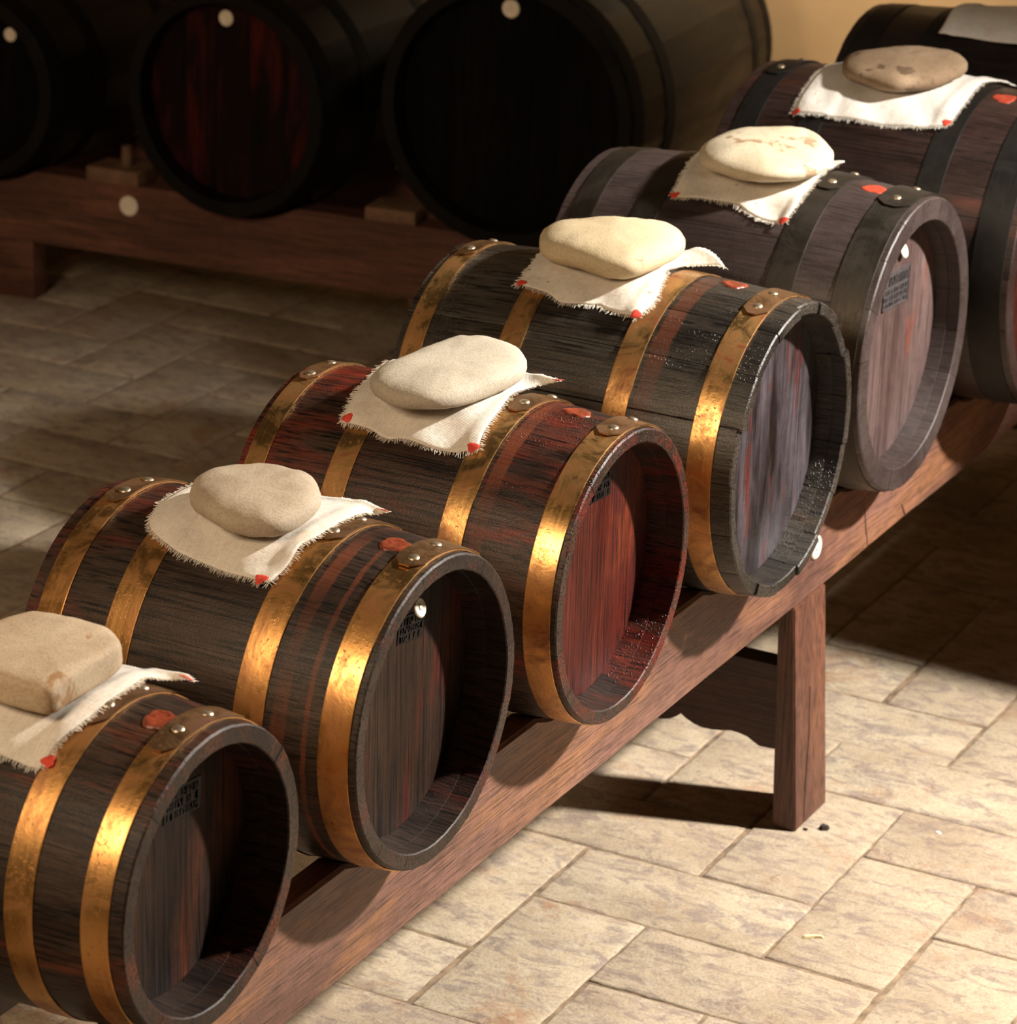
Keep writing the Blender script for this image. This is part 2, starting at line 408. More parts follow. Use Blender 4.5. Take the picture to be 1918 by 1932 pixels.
def hoop_mesh(S, a, b, seg):
    V = []; F = []
    prof = [(-a, .0002), (-a, HT * .8), (-a - .0006, HT), (-(a + b) / 2, HT), (-b + .0006, HT), (-b, HT * .8), (-b, .0002)]
    P = len(prof)
    for k in range(seg):
        t = 2 * PI * k / seg
        for x, o in prof:
            r = R_at(S, x) + o; V.append((x, r * math.sin(t), r * math.cos(t)))
    for k in range(seg):
        for i in range(P):
            F.append((k * P + i, k * P + (i + 1) % P, ((k + 1) % seg) * P + (i + 1) % P, ((k + 1) % seg) * P + i))
    return mesh('hoop', V, F, True, 14)

def lap_mesh(S, a, b, t0, t1, off=.0003, th=.0014):
    """riveted overlap of the hoop; theta from the top, positive toward -y; clipped corners at t0"""
    seg = 26; V = []; F = []; r0 = R_at(S, -(a + b) / 2); cl = .011 / r0
    for k in range(seg + 1):
        f = k / seg; t = t0 + (t1 - t0) * f; d = abs(t - t0)
        ins = max(0, (cl - d) / cl) * (b - a) * .32
        for x in (-a - .0004 - ins, -(a + b) / 2, -b + .0004 + ins):
            for z in (off, off + th):
                lift = .0012 * max(0, 1 - d / .1)
                r = R_at(S, x) + HT + z + (lift if z > off else lift * .8)
                V.append((x, -r * math.sin(t), r * math.cos(t)))
    for k in range(seg):
        A = k * 6; B_ = A + 6
        for i0, i1 in ((1, 3), (3, 5)): F.append((A + i0, A + i1, B_ + i1, B_ + i0))
        for i0, i1 in ((0, 2), (2, 4)): F.append((A + i0, B_ + i0, B_ + i1, A + i1))
        F.append((A, A + 1, B_ + 1, B_)); F.append((A + 4, B_ + 4, B_ + 5, A + 5))
    F.append((0, 2, 3, 1)); F.append((2, 4, 5, 3)); e = seg * 6
    F.append((e, e + 1, e + 3, e + 2)); F.append((e + 2, e + 3, e + 5, e + 4))
    return mesh('hoop_lap', V, F, True, 40)

def dome_mesh(name, r, h, rings=4, seg=14, flat=.0):
    V = []; F = []
    for i in range(rings):
        t = i / rings * PI / 2
        for k in range(seg):
            a = 2 * PI * k / seg; V.append((r * math.cos(t) * math.cos(a), r * math.cos(t) * math.sin(a), h * math.sin(t)))
    V.append((0, 0, h))
    for i in range(rings - 1):
        for k in range(seg):
            F.append((i * seg + k, i * seg + (k + 1) % seg, (i + 1) * seg + (k + 1) % seg, (i + 1) * seg + k))
    for k in range(seg): F.append(((rings - 1) * seg + k, (rings - 1) * seg + (k + 1) % seg, len(V) - 1))
    F.append(tuple(range(seg)))
    return mesh(name, V, F, True, 60)
RIV = dome_mesh('rivet', .0060, .0026)

def surf_pt(S, x, t, off=0.0):
    r = R_at(S, x) + off
    return Vector((x, -r * math.sin(t), r * math.cos(t)))
def surf_rot(t): return (t, 0, 0)

def board_mesh(R, y0, y1, th):
    n = 10
    ys = [y0 + (y1 - y0) * i / n for i in range(n + 1)]
    top = [(y, math.sqrt(max(R * R - y * y, 1e-9))) for y in ys]
    loop = top + [(y, -z) for y, z in reversed(top)]
    N = len(loop); V = []; F = []
    for x, ins in ((0.0, .00015), (-.0006, 0.0), (-th, 0.0)):
        for y, z in loop:
            yy = min(max(y, y0 + ins), y1 - ins); V.append((x, yy, z))
    F.append(tuple(range(N))); F.append(tuple(2 * N + i for i in range(N)))
    for r in range(2):
        for i in range(N): F.append((r * N + i, r * N + (i + 1) % N, (r + 1) * N + (i + 1) % N, (r + 1) * N + i))
    return mesh('head_board', V, F, True, 30)

def tag_disc(r=.0115, face='x'):
    """small turned bone cap with a raised rim and a centre nub, facing +x"""
    prof = [(r, 0), (r, .0016), (r * .88, .0026), (r * .72, .0019), (r * .3, .0017), (r * .22, .0030), (0, .0034)]
    seg = 24; V = []; F = []
    for rr, h in prof[:-1]:
        for k in range(seg):
            a = 2 * PI * k / seg; V.append((h, rr * math.cos(a), rr * math.sin(a)))
    V.append((prof[-1][1], 0, 0)); n = len(prof) - 1
    for i in range(n - 1):
        for k in range(seg): F.append((i * seg + k, i * seg + (k + 1) % seg, (i + 1) * seg + (k + 1) % seg, (i + 1) * seg + k))
    for k in range(seg): F.append(((n - 1) * seg + k, (n - 1) * seg + (k + 1) % seg, len(V) - 1))
    F.append(tuple(range(seg)))
    return mesh('round_tag', V, F, True, 30)
TAG = tag_disc()

def brand_mesh(wd, ht, frame, seed, rowh=(.3, .25, .25)):
    """burnt-in maker's rectangle: sunk-looking plate with a frame line and rows of small illegible strokes"""
    rnd = random.Random(seed); bm = bmesh.new()
    box_bm(bm, -.0004, .0005, -wd / 2, wd / 2, -ht / 2, ht / 2)
    if frame:
        t = .0018
        for a in ((-wd / 2, wd / 2, -ht / 2, -ht / 2 + t), (-wd / 2, wd / 2, ht / 2 - t, ht / 2), (-wd / 2, -wd / 2 + t, -ht / 2, ht / 2), (wd / 2 - t, wd / 2, -ht / 2, ht / 2)):
            box_bm(bm, .0004, .0016, *a)
    z = ht / 2 - ht * .12
    for rh in rowh:
        h = rh * ht * .72; y = -wd / 2 + .004
        while y < wd / 2 - .006:
            ww = rnd.uniform(.0012, .0022)
            if rnd.random() < .85:
                box_bm(bm, .0004, .0014, y, y + ww, z - h, z)
                if rnd.random() < .6: box_bm(bm, .0004, .0014, y, y + ww * 2.0, z - h * rnd.choice((.15, .55, 1.0)), z - h * rnd.choice((.0, .4)) + .0001)
            y += ww * 2.4
        z -= rh * ht
    return from_bm('brand_mark', bm, False)

def make_barrel(key, loc, rotz, label, group, p):
    S = Spec(); S.__dict__.update(p); S.near = p.get('near', True); S.gap = p.get('gap', .00012)
    S.cz = S.ro + .004
    root = empty('barrel', loc, label, 'barrel', group, rotz); S.root = root
    if S.near:
        for mk in (p['stave'], p['head']):
            if not M[mk].get('bound'):
                M[mk].node_tree.nodes['coord'].object = root; M[mk]['bound'] = 1
    sm = stave_mesh(S); sm.materials.append(M[p['stave']])
    rnd = random.Random(hash(key) % 1000 if False else sum(map(ord, key)))
    off = rnd.uniform(0, .3)
    for k in range(S.N):
        o = bpy.data.objects.new('stave', sm); C.objects.link(o); o.parent = root
        o.location = (rnd.uniform(-1, 1) * p.get('jit', .0004), 0, S.cz)
        o.rotation_euler = (2 * PI * k / S.N + off, 0, 0)
    hm = p.get('hoopmat', 'brass')
    for i, (a, b) in enumerate(S.hoops):
        h = link_mesh('hoop', hoop_mesh(S, a, b, 96 if S.near else 64), M[hm], root, (0, 0, S.cz))
        if i in p.get('laps', {}):
            te, r1, r2, tend = p['laps'][i]
            link_mesh('hoop_lap', lap_mesh(S, a, b, te, tend), M[p.get('lapmat', 'lap')], h)
            for t in (r1, r2):
                x = -(a + b) / 2 + rnd.uniform(-.002, .002)
                q = surf_pt(S, x, t, HT + .0016)
                link_mesh('rivet', RIV, M[p.get('rivmat', 'rivet')], h, q, surf_rot(t))
    # head: upright boards let into the staves
    rh = S.ri - .0036; nb = p.get('boards', 5); x = -S.dep
    cuts = [-rh + 2 * rh * k / nb for k in range(nb + 1)]
    for k in range(1, nb): cuts[k] += rnd.uniform(-.008, .008)
    for k in range(nb):
        link_mesh('head_board', board_mesh(rh, cuts[k] + .00005, cuts[k + 1] - .00005, .011), M[p['head']], root, (x - rnd.uniform(0, .0003), 0, S.cz))
    # back head as one set of boards too (seen only from behind)
    for k in range(3):
        link_mesh('back_head_board', board_mesh(rh + .002, -rh + 2 * rh * k / 3, -rh + 2 * rh * (k + 1) / 3 - .0003, .011), M[p['head']], root, (-S.L + S.dep + .012, 0, S.cz))
    if 'seal' in p:
        sx, st, sr, sm_ = p['seal']
        bmx = bmesh.new(); me0 = dome_mesh('wax_seal', 1, 1, 5, 22); bmx.from_mesh(me0)
        for v in bmx.verts:
            ang = math.atan2(v.co.y, v.co.x); rr = math.hypot(v.co.x, v.co.y)
            wob = 1 + .12 * math.sin(3 * ang + sx * 90) + .06 * math.sin(7 * ang + 1)
            rim = math.exp(-((rr - .72) / .16) ** 2)
            X = sx + v.co.x * sr * 1.0 * wob; T = st + v.co.y * sr * .95 * wob / S.ro
            v.co = surf_pt(S, X, T, (-.0006 if v.co.z < .01 else .0006 + .0016 * rim * p.get('sealh', 1)))
        link_mesh('wax_seal', from_bm('wax_seal', bmx, True, 80), M[sm_], root, (0, 0, S.cz))
    if 'tag' in p:
        ty, tz, tr = p['tag']; t = link_mesh('round_tag', TAG, M['bone'], root, (x + .0006 + p.get('tagout', 0), ty, S.cz + tz), (0, -.35 if 'tagout' in p else 0, 0), 'small round white tag')
        t.scale = (tr, tr, tr)
    if 'brand' in p:
        by, bz, bw, bh, fr, mt, rows, brot = p['brand']
        link_mesh('brand_mark', brand_mesh(bw, bh, fr, sum(map(ord, key)), rows), M[mt], root, (x + .0003, by, S.cz + bz), (-brot, 0, 0))
    return S

BAR = {}
row = 'seven barrels lined up by size on the front bench'
BAR['A'] = make_barrel('A', (-.011, -.659, 0), 0, 'smallest, nearest wooden barrel at the bottom left corner, cut off by the frame', row,
    dict(ro=.138, ri=.1207, L=.36, b=.010, dep=.045, N=15, hoops=[(.013, .039), (.085, .113), (.247, .275), (.321, .347)], stave='stave_A', head='head_A', hoopmat='brass',
         laps={0: (.34, .111, -.187, -.5), 1: (.30, .10, -.25, -.5)}, seal=(-.0486, .0437, .0165, 'wax'), tag=(.0186, .083, .8), brand=(.018, .058, .056, .030, False, 'brand', (.3, .3, .3), .10)))
BAR['B'] = make_barrel('B', (-.001, -.286, 0), 0, 'brown gold-hooped barrel with a white tag on its dark head, second from the front', row,
    dict(ro=.155, ri=.1388, L=.38, b=.010, dep=.044, N=15, hoops=[(.007, .038), (.096, .128), (.250, .282), (.335, .364)], stave='stave_B', head='head_B', hoopmat='brass',
         laps={0: (.205, .10, -.18, -.6), 1: (.17, .062, -.243, -.6), 3: (.237, .0855, -.16, -.5)}, seal=(-.0515, -.0252, .0165, 'wax'), tag=(.025, .091, .85), tagout=.006, brand=(.021, .071, .050, .027, False, 'brand', (.3, .3, .3), .14)))
BAR['C'] = make_barrel('C', (.003, .110, 0), 0, 'red-brown barrel with gold hoops and a glossy wine-red head, third from the front', row,
    dict(ro=.160, ri=.145, L=.40, b=.010, dep=.042, N=16, hoops=[(.006, .036), (.113, .142), (.260, .288), (.366, .391)], stave='stave_C', head='head_C', hoopmat='brass_rusty',
         laps={0: (.15, .03, -.30, -.6), 1: (.15, .0, -.37, -.6), 3: (.21, .13, -.155, -.5)}, seal=(-.0727, -.1093, .016, 'wax'), brand=(.018, .089, .048, .030, False, 'brand', (.3, .3, .3), .06)))
BAR['D'] = make_barrel('D', (.010, .537, 0), 0, 'grey-black wet barrel with rust-spotted gold hoops and a scraped grey head, fourth from the front', row,
    dict(ro=.175, ri=.161, L=.452, b=.011, dep=.036, N=17, jit=.0026, gap=.0005, hoops=[(.024, .055), (.136, .166), (.286, .316), (.413, .440)], stave='stave_D', head='head_D', hoopmat='brass_rusty',
         laps={0: (.30, .197, -.056, -.5), 3: (.19, .0775, -.263, -.5)}, seal=(-.0942, -.1027, .016, 'wax')))
BAR['E'] = make_barrel('E', (-.001, .955, 0), 0, 'purple-black barrel with black iron hoops and a burnt stamp on its rose-brown head', row,
    dict(ro=.190, ri=.161, L=.45, b=.012, dep=.035, N=18, gap=.0003, hoops=[(.008, .052), (.103, .140), (.311, .346), (.400, .433)], stave='stave_E', head='head_E', hoopmat='iron', lapmat='iron', rivmat='rivet_dark',
         laps={0: (.25, .12, -.22, -.6), 1: (.22, .096, -.283, -.6)}, seal=(-.0682, .0199, .0165, 'wax_bright'), sealh=.25, tag=(.0157, .1166, .85), tagout=.003, brand=(.006, .069, .088, .048, True, 'brand_grey', (.34, .18, .18, .15), .05)))
BAR['F'] = make_barrel('F', (.04, 1.395, 0), 0, 'large wine-black barrel at the right edge, its dark red head half out of frame', row,
    dict(ro=.210, ri=.184, L=.46, b=.010, dep=.034, N=18, gap=.0003, hoops=[(.010, .054), (.115, .150), (.310, .345), (.405, .440)], stave='stave_F', head='head_F', hoopmat='iron_dark', lapmat='iron_dark', rivmat='rivet_dark',
         laps={3: (.25, .12, -.22, -.5)}, seal=(-.0901, .127, .016, 'wax_bright'), sealh=.25, tag=(-.112, .067, .9)))
BAR['G'] = make_barrel('G', (.06, 1.86, 0), 0, 'farthest black barrel of the front bench, top right corner, under a plain pale cloth', row,
    dict(ro=.211, ri=.188, L=.50, b=.012, dep=.04, N=18, hoops=[(.010, .050), (.12, .155), (.345, .38), (.445, .485)], stave='stave_G', head='head_F', hoopmat='iron_dark'))

back = 'big old barrels on the back rack'
BK = {'1b': (-2.345, .180), '2b': (-1.805, .212), '3b': (-1.245, .243)}
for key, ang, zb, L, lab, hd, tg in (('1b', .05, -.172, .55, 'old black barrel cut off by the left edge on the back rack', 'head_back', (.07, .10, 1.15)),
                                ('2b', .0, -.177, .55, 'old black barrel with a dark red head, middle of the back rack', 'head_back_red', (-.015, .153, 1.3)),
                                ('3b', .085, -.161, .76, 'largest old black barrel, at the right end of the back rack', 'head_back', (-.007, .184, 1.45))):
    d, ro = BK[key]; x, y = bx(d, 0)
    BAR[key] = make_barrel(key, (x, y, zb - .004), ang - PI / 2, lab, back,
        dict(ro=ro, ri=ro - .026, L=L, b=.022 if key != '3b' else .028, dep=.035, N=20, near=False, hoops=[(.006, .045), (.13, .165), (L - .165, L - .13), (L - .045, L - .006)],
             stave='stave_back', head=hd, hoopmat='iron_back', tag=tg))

# ------------------------------------------------------------------ benches
def notch_z(y, x0, x1, keys, ztop):
    """height of the beam top: flat, scooped where a barrel lies in it"""
    z = ztop
    for k in keys:
        S = BAR[k]; lx, ly = S.root.location.x, S.root.location.y
        r = max(hoop_r(S, xx - lx) for xx in [x0 + (x1 - x0) * i / 12 for i in range(13)]) + .0006
        if abs(y - ly) < r:
            zz = S.cz - math.sqrt(r * r - (y - ly) ** 2)
            z = min(z, zz)
    return z
def beam_mesh(name, x0, x1, ys, topf, zb, ch=.004):
    """beam running along y; x0 is the front (+x) face"""
    V = []; F = []
    for y in ys:
        zt = topf(y); w1 = .0012 * noise.noise((y * 3, 1, x0)); w2 = .0015 * noise.noise((y * 4, 7, x0))
        V += [(x0 - ch + w1, y, zb + w2), (x0 + w1, y, zb + ch + w2), (x0 + w1, y, zt - ch), (x0 - ch, y, zt), (x1 + ch, y, zt), (x1, y, zt - ch), (x1, y, zb)]
    P = 7
    for k in range(len(ys) - 1):
        for i in range(P): F.append((k * P + i, k * P + (i + 1) % P, (k + 1) * P + (i + 1) % P, (k + 1) * P + i))
    F.append(tuple(range(P))); F.append(tuple((len(ys) - 1) * P + i for i in range(P)))
    return mesh(name, V, F, True, 40)
ys = [-1.25 + .006 * i for i in range(int(3.6 / .006) + 1)]
bench = empty('bench', (-.18, .6, FL), 'long red-brown wooden bench with a scalloped cross board carrying the row of barrels', 'bench')
def at_world(o):   # child modelled in world coordinates
    o.location = (-bench.location.x, -bench.location.y, -bench.location.z); return o
front = ['A', 'B', 'C', 'D', 'E', 'F', 'G']
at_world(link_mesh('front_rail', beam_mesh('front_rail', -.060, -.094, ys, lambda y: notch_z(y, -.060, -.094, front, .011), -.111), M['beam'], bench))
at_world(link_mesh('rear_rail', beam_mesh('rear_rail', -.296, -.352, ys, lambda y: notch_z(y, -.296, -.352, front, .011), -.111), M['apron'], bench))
def leg(y0, y1, front_=True):
    s = 1 if front_ else -1; cx = -.060 if front_ else -.358
    bm = bmesh.new()
    top = [(cx - s * .0, -.1115), (cx - s * .022, -.1115)]; bot = [(cx + s * .022, FL), (cx - s * .0115, FL)] if front_ else [(cx - .050, FL), (cx - .018, FL)]
    vs = []
    for (x, z) in (top[0], top[1], bot[1], bot[0]):
        for y in (y0, y1): vs.append(bm.verts.new((x, y, z)))
    a, b, c_, d, e, f, g, h = vs   # a/b top outer, c/d top inner, e/f bottom inner, g/h bottom outer
    for q in ((a, b, d, c_), (c_, d, f, e), (e, f, h, g), (g, h, b, a), (a, c_, e, g), (b, h, f, d)): bm.faces.new(q)
    bmesh.ops.bevel(bm, geom=[ed for ed in bm.edges], offset=.0018, segments=2, affect='EDGES')
    me = from_bm('leg', bm, True, 40)
    o = link_mesh('leg', me, M['leg'], bench); at_world(o); return o
def apron(y0, y1):
    xs = []; x = -.068
    P = [(-.068, -.312), (-.076, -.312), (-.098, -.313), (-.106, -.309), (-.115, -.304), (-.128, -.3015), (-.139, -.301), (-.152, -.304), (-.166, -.306), (-.180, -.3065), (-.192, -.304), (-.203, -.299), (-.211, -.294),
         (-.216, -.299), (-.226, -.305), (-.240, -.3085), (-.252, -.308), (-.264, -.311), (-.276, -.3135), (-.300, -.313), (-.338, -.313)]
    V = []; F = []
    for x, z in P:
        for y in (y0, y1): V += [(x, y, z), (x, y, -.196)]
    for k in range(len(P) - 1):
        a = k * 4; b = a + 4
        F += [(a, b, b + 1, a + 1), (a + 2, a + 3, b + 3, b + 2), (a, a + 2, b + 2, b), (a + 1, b + 1, b + 3, a + 3)]
    F += [(0, 1, 3, 2)]; e = (len(P) - 1) * 4; F += [(e, e + 2, e + 3, e + 1)]
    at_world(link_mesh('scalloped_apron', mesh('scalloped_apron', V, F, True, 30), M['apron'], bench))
for y0 in (-.98, .750, 2.12):
    leg(y0, y0 + .102); leg(y0, y0 + .102, False); apron(y0 + .004, y0 + .040)
# drying cracks in the wood, as thin dark splinters let into the surface
def crack(pts, w_, x, mat, parent):
    V = []; F = []
    for i, (y, z) in enumerate(pts):
        t = w_ * (1 - abs(i / (len(pts) - 1) - .5) * 1.6)
        V += [(x[i] if isinstance(x, list) else x, y - t / 2, z), (x[i] if isinstance(x, list) else x, y + t / 2, z)]
    n = len(V); V += [(a - .004, b, c) for a, b, c in V[:n]]
    for k in range(len(pts) - 1):
        a = 2 * k; F += [(a, a + 1, a + 3, a + 2), (n + a, n + a + 2, n + a + 3, n + a + 1), (a, a + 2, n + a + 2, n + a), (a + 1, n + a + 1, n + a + 3, a + 3)]
    F += [(0, n, n + 1, 1), (n - 2, n - 1, 2 * n - 1, 2 * n - 2)]
    at_world(link_mesh('crack', mesh('crack', V, F, False), mat, parent))
crack([(.972, -.046), (.977, -.06), (.982, -.078), (.990, -.095), (.994, -.108)], .0026, -.0592, M['crack'], bench)
crack([(1.112, -.084), (1.119, -.093), (1.126, -.102), (1.131, -.1085)], .0034, -.0592, M['crack'], bench)
crack([(.795, -.30), (.789, -.33), (.783, -.365), (.778, -.40), (.776, -.415)], .0026, [-.0457, -.0435, -.0412, -.0388, -.0377], M['crack'], bench)
crack([(.799, -.235), (.797, -.255), (.796, -.275), (.795, -.30)], .0016, [-.0504, -.0489, -.0475, -.0457], M['crack'], bench)
o = tag(link_mesh('round_tag', TAG, M['bone'], None, (-.0597, .806, -.046)), 'round white tag nailed to the front bench rail, half hidden behind the grey-black wet barrel', 'tag', None)
o.scale = (1.35, 1.35, 1.35)

# back rack
rack = empty('rack', (*bx(-1.7, .2), FL), 'dark red-brown wooden rack along the back carrying the big old barrels', 'rack', None, ANG)
def rk(name, bm, mat): return link_mesh(name, from_bm(name, bm, True, 40), M[mat], rack)
def rack_beam(n0, n1, zb, zt):
    V = []; F = []; ds = [-1.5 + .012 * i for i in range(int(2.9 / .012) + 1)]    # local x: d = -1.7 + x
    for d in ds:
        z = zt
        for k, (dd, _r) in BK.items():
            S = BAR[k]; nn = [n0, (n0 + n1) / 2, n1]
            r = max(hoop_r(S, -q) for q in nn) + .001; off = (d - 1.7) - (dd + (n0 + n1) / 2 * (ANG - (S.root.rotation_euler.z + PI / 2)))
            if abs(off) < r: z = min(z, S.root.location.z + S.cz - math.sqrt(r * r - off * off) - .0005)
        for (n, zz) in ((n0, zb), (n0, z), (n1, z), (n1, zb)): V.append((d, n - .2, zz - FL + .0))
    for k in range(len(ds) - 1):
        for i in range(4): F.append((k * 4 + i, k * 4 + (i + 1) % 4, k * 4 + 4 + (i + 1) % 4, k * 4 + 4 + i))
    F.append((0, 1, 2, 3)); e = (len(ds) - 1) * 4; F.append((e, e + 1, e + 2, e + 3))
    link_mesh('rack_beam', mesh('rack_beam', V, F, True, 40), M['back_beam'], rack)
rack_beam(.05, .11, -.300, -.160)
rack_beam(.42, .48, -.300, -.160)
for d in (-2.30, -1.40, -.62):
    for n0, n1 in ((.055, .105), (.425, .475)):
        bm = bmesh.new(); box_bm(bm, d + 1.7 - .05, d + 1.7 + .05, n0 - .2, n1 - .2, 0, -.300 - FL, .003); rk('leg', bm, 'back_beam')
    bm = bmesh.new(); box_bm(bm, d + 1.7 - .018, d + 1.7 + .018, .105 - .2, .425 - .2, .03, .10, .003); rk('stretcher', bm, 'back_beam')
def chock(d0, d1, n0, n1, z0, z1, lab, peg=None):
    x, y = bx((d0 + d1) / 2, n0)
    bm = bmesh.new(); box_bm(bm, -(d1 - d0) / 2, (d1 - d0) / 2, 0, n1 - n0, 0, z1 - z0, .003)
    if not peg:
        o = link_mesh('chock', from_bm('chock', bm), M['block'], None, (x, y, z0), (0, 0, ANG + .05)); tag(o, lab, 'block', 'chocks on the back rack')
    else:
        e = empty('chock', (x, y, z0), lab, 'block', 'chocks on the back rack', ANG - .05)
        link_mesh('block', from_bm('block', bm), M['block'], e)
        bm = bmesh.new(); r = bmesh.ops.create_cone(bm, cap_ends=True, segments=14, radius1=.012, radius2=.010, depth=.04)
        link_mesh('peg', from_bm('peg', bm), M['block'], e, (.01, .04, z1 - z0 + .019))
chock(-1.535, -1.435, .045, .125, -.160, -.134, 'small flat wooden block on the back rack between the red-headed and the largest barrel')
chock(-2.125, -2.01, .045, .125, -.160, -.132, 'small wooden block with a peg on the back rack, left of the red-headed barrel', peg=True)
x, y = bx(-2.033, .0495)
o = tag(link_mesh('round_tag', TAG, M['bone'], None, (x, y, -.200), (0, 0, ANG - PI / 2)), 'round white tag nailed to the face of the back rack beam', 'tag'); o.scale = (1.5, 1.7, 1.7)

# ------------------------------------------------------------------ cloths
def catmull(pts, n, closed=False):
    out = []; N = len(pts)
    for i in range(N if closed else N - 1):
        g = lambda k: pts[k % N] if closed else pts[min(max(k, 0), N - 1)]
        p0, p1, p2, p3 = g(i - 1), g(i), g(i + 1), g(i + 2)
        for k in range(n):
            t = k / n
            out.append(tuple(.5 * (2 * b + (c - a) * t + (2 * a - 5 * b + 4 * c - d) * t * t + (3 * b - a - 3 * c + d) * t ** 3) for a, b, c, d in zip(p0, p1, p2, p3)))
    if not closed: out.append(tuple(pts[-1]))
    return out
def resample(pts, n, R):
    P = [Vector((p[0], p[1] * R, p[2])) for p in pts]
    L = [0]
    for a, b in zip(P, P[1:]): L.append(L[-1] + (b - a).length)
    out = []
    for i in range(n + 1):
        s = L[-1] * i / n; k = 0
        while k < len(L) - 2 and L[k + 1] < s: k += 1
        f = (s - L[k]) / max(L[k + 1] - L[k], 1e-9); out.append(P[k].lerp(P[k + 1], min(f, 1)))
    return out

def make_cloth(key, sides, mat, label, marks, fringe=True, seed=1, fold=1.0):
    S = BAR[key]; R = S.ro + S.b; n = 44
    s = [resample(catmull([(*p, 0.0) if len(p) == 2 else p for p in sd], 8), n, R) for sd in sides]
    a, b, c, d = s[0], s[1], list(reversed(s[2])), list(reversed(s[3]))   # bottom P1->P2, left P2->P3, top P4->P3, right P1->P4
    rnd = random.Random(seed); ph = [rnd.uniform(0, 6) for _ in range(6)]
    def coons(u, v, i, j):
        A = a[i].lerp(c[i], v); B_ = d[j].lerp(b[j], u)
        P1, P2, P3, P4 = a[0], a[n], c[n], c[0]
        return A + B_ - (P1.lerp(P2, u)).lerp(P4.lerp(P3, u), v)
    hoops = S.hoops
    def hb(x):
        h = 0
        for a_, b_ in hoops:
            lo, hi = -b_, -a_
            dd = 0 if lo <= x <= hi else min(abs(x - lo), abs(x - hi))
            q = max(0, 1 - dd / .014); h = max(h, q * q * (3 - 2 * q))
        return h * .0032
    def place(x, sarc, lift):
        t = sarc / R
        wr = .0016 * math.sin(46 * x + 30 * sarc + ph[0]) - .0013 * math.sin(85 * x - 70 * sarc + ph[1]) + .0007 * math.sin(120 * sarc + 40 * x + ph[2])
        edge = min(1, max(0, (abs(sarc) - .03) / .07))
        r = R_at(S, x) + .0018 + hb(x) + lift + (wr * fold) * (.35 + .9 * edge) + .0020 * edge * fold
        return Vector((x, -r * math.sin(t), r * math.cos(t)))
    V = []; UV = []; F = []
    for j in range(n + 1):
        for i in range(n + 1):
            p = coons(i / n, j / n, i, j); V.append(place(p.x, p.y, p.z)); UV.append((p.x, p.y))
    for j in range(n):
        for i in range(n):
            k = j * (n + 1) + i; F.append((k, k + 1, k + n + 2, k + n + 1))
    me = mesh('cloth', V, F, True, 180)
    uvl = me.uv_layers.new(name='UV')
    for lp in me.loops: uvl.data[lp.index].uv = UV[lp.vertex_index]
    o = link_mesh('cloth', me, M[mat], None, (S.root.location.x, S.root.location.y, S.cz))
    md = o.modifiers.new('thickness', 'SOLIDIFY'); md.thickness = .0007; md.offset = 1
    tag(o, label, 'cloth', 'linen cloths laid over the bung holes')
    if fringe:
        FV = []; FF = []
        ring = [(i, 0) for i in range(n)] + [(n, j) for j in range(n)] + [(n - i, n) for i in range(n)] + [(0, n - j) for j in range(n)]
        for q, (i, j) in enumerate(ring):
            i2, j2 = ring[(q + 1) % len(ring)]
            pi, pj = min(max(i, 1), n - 1), min(max(j, 1), n - 1)
            p0 = coons(i / n, j / n, i, j); p1 = coons(i2 / n, j2 / n, i2, j2); pin = coons(pi / n, pj / n, pi, pj)
            if i == i2: od = Vector((1 if i else -1, 0, 0)) * 1
            od = (p0 - pin); od.z = 0
            tng = (p1 - p0); tl = Vector((tng.x, tng.y, 0)).length; m = max(1, int(tl / .0011))
            nrm_ = Vector((tng.y, -tng.x, 0));
            if nrm_.length < 1e-6: continue
            nrm_.normalize()
            if nrm_.dot(od) < 0: nrm_ = -nrm_
            clump = rnd.uniform(.6, 1.3)
            for k in range(m):
                f = (k + rnd.random() * .6) / m; p = p0.lerp(p1, f)
                if rnd.random() < .06: continue
                ln = rnd.uniform(.0035, .0065) * clump; sw = rnd.uniform(-.35, .35); tv = Vector((tng.x, tng.y, 0)).normalized()
                e = p + nrm_ * ln + tv * ln * sw; mid = p + nrm_ * ln * .5 + tv * ln * sw * .2
                w_ = tv * .00024; b0 = len(FV)
                for pt, ww, dl in ((p - nrm_ * .0006, 1, .0003), (mid, .9, rnd.uniform(-.0003, .0008)), (e, .4, rnd.uniform(-.0012, .0010))):
                    for sg in (-1, 1):
                        qv = pt + w_ * sg * ww; FV.append(place(qv.x, qv.y, qv.z + dl))
                FF += [(b0, b0 + 1, b0 + 3, b0 + 2), (b0 + 2, b0 + 3, b0 + 5, b0 + 4)]
        fm = bpy.data.meshes.new('fringe'); fm.from_pydata([tuple(v) for v in FV], [], FF)
        fo = link_mesh('fringe', fm, M['fringe'], o, label='frayed thread edge'); fo['kind'] = 'stuff'
        sm_ = fo.modifiers.new('thickness', 'SOLIDIFY'); sm_.thickness = .0004
    for (mx, mt, ml) in marks:
        VV = []; FF = []; seg = 18; rr0 = .0058
        for rr, hh in ((1, .0007), (.9, .0011), (.4, .0012)):
            for k in range(seg):
                an = 2 * PI * k / seg; wob = 1 + .16 * math.sin(3 * an + mx * 70) + .1 * rnd.uniform(-1, 1)
                VV.append(place(mx + rr0 * 1.15 * rr * wob * math.cos(an), (mt * R) + rr0 * rr * wob * math.sin(an), ml + hh))
        VV.append(place(mx, mt * R, ml + .0012))
        for r_ in range(2):
            for k in range(seg): FF.append((r_ * seg + k, r_ * seg + (k + 1) % seg, (r_ + 1) * seg + (k + 1) % seg, (r_ + 1) * seg + k))
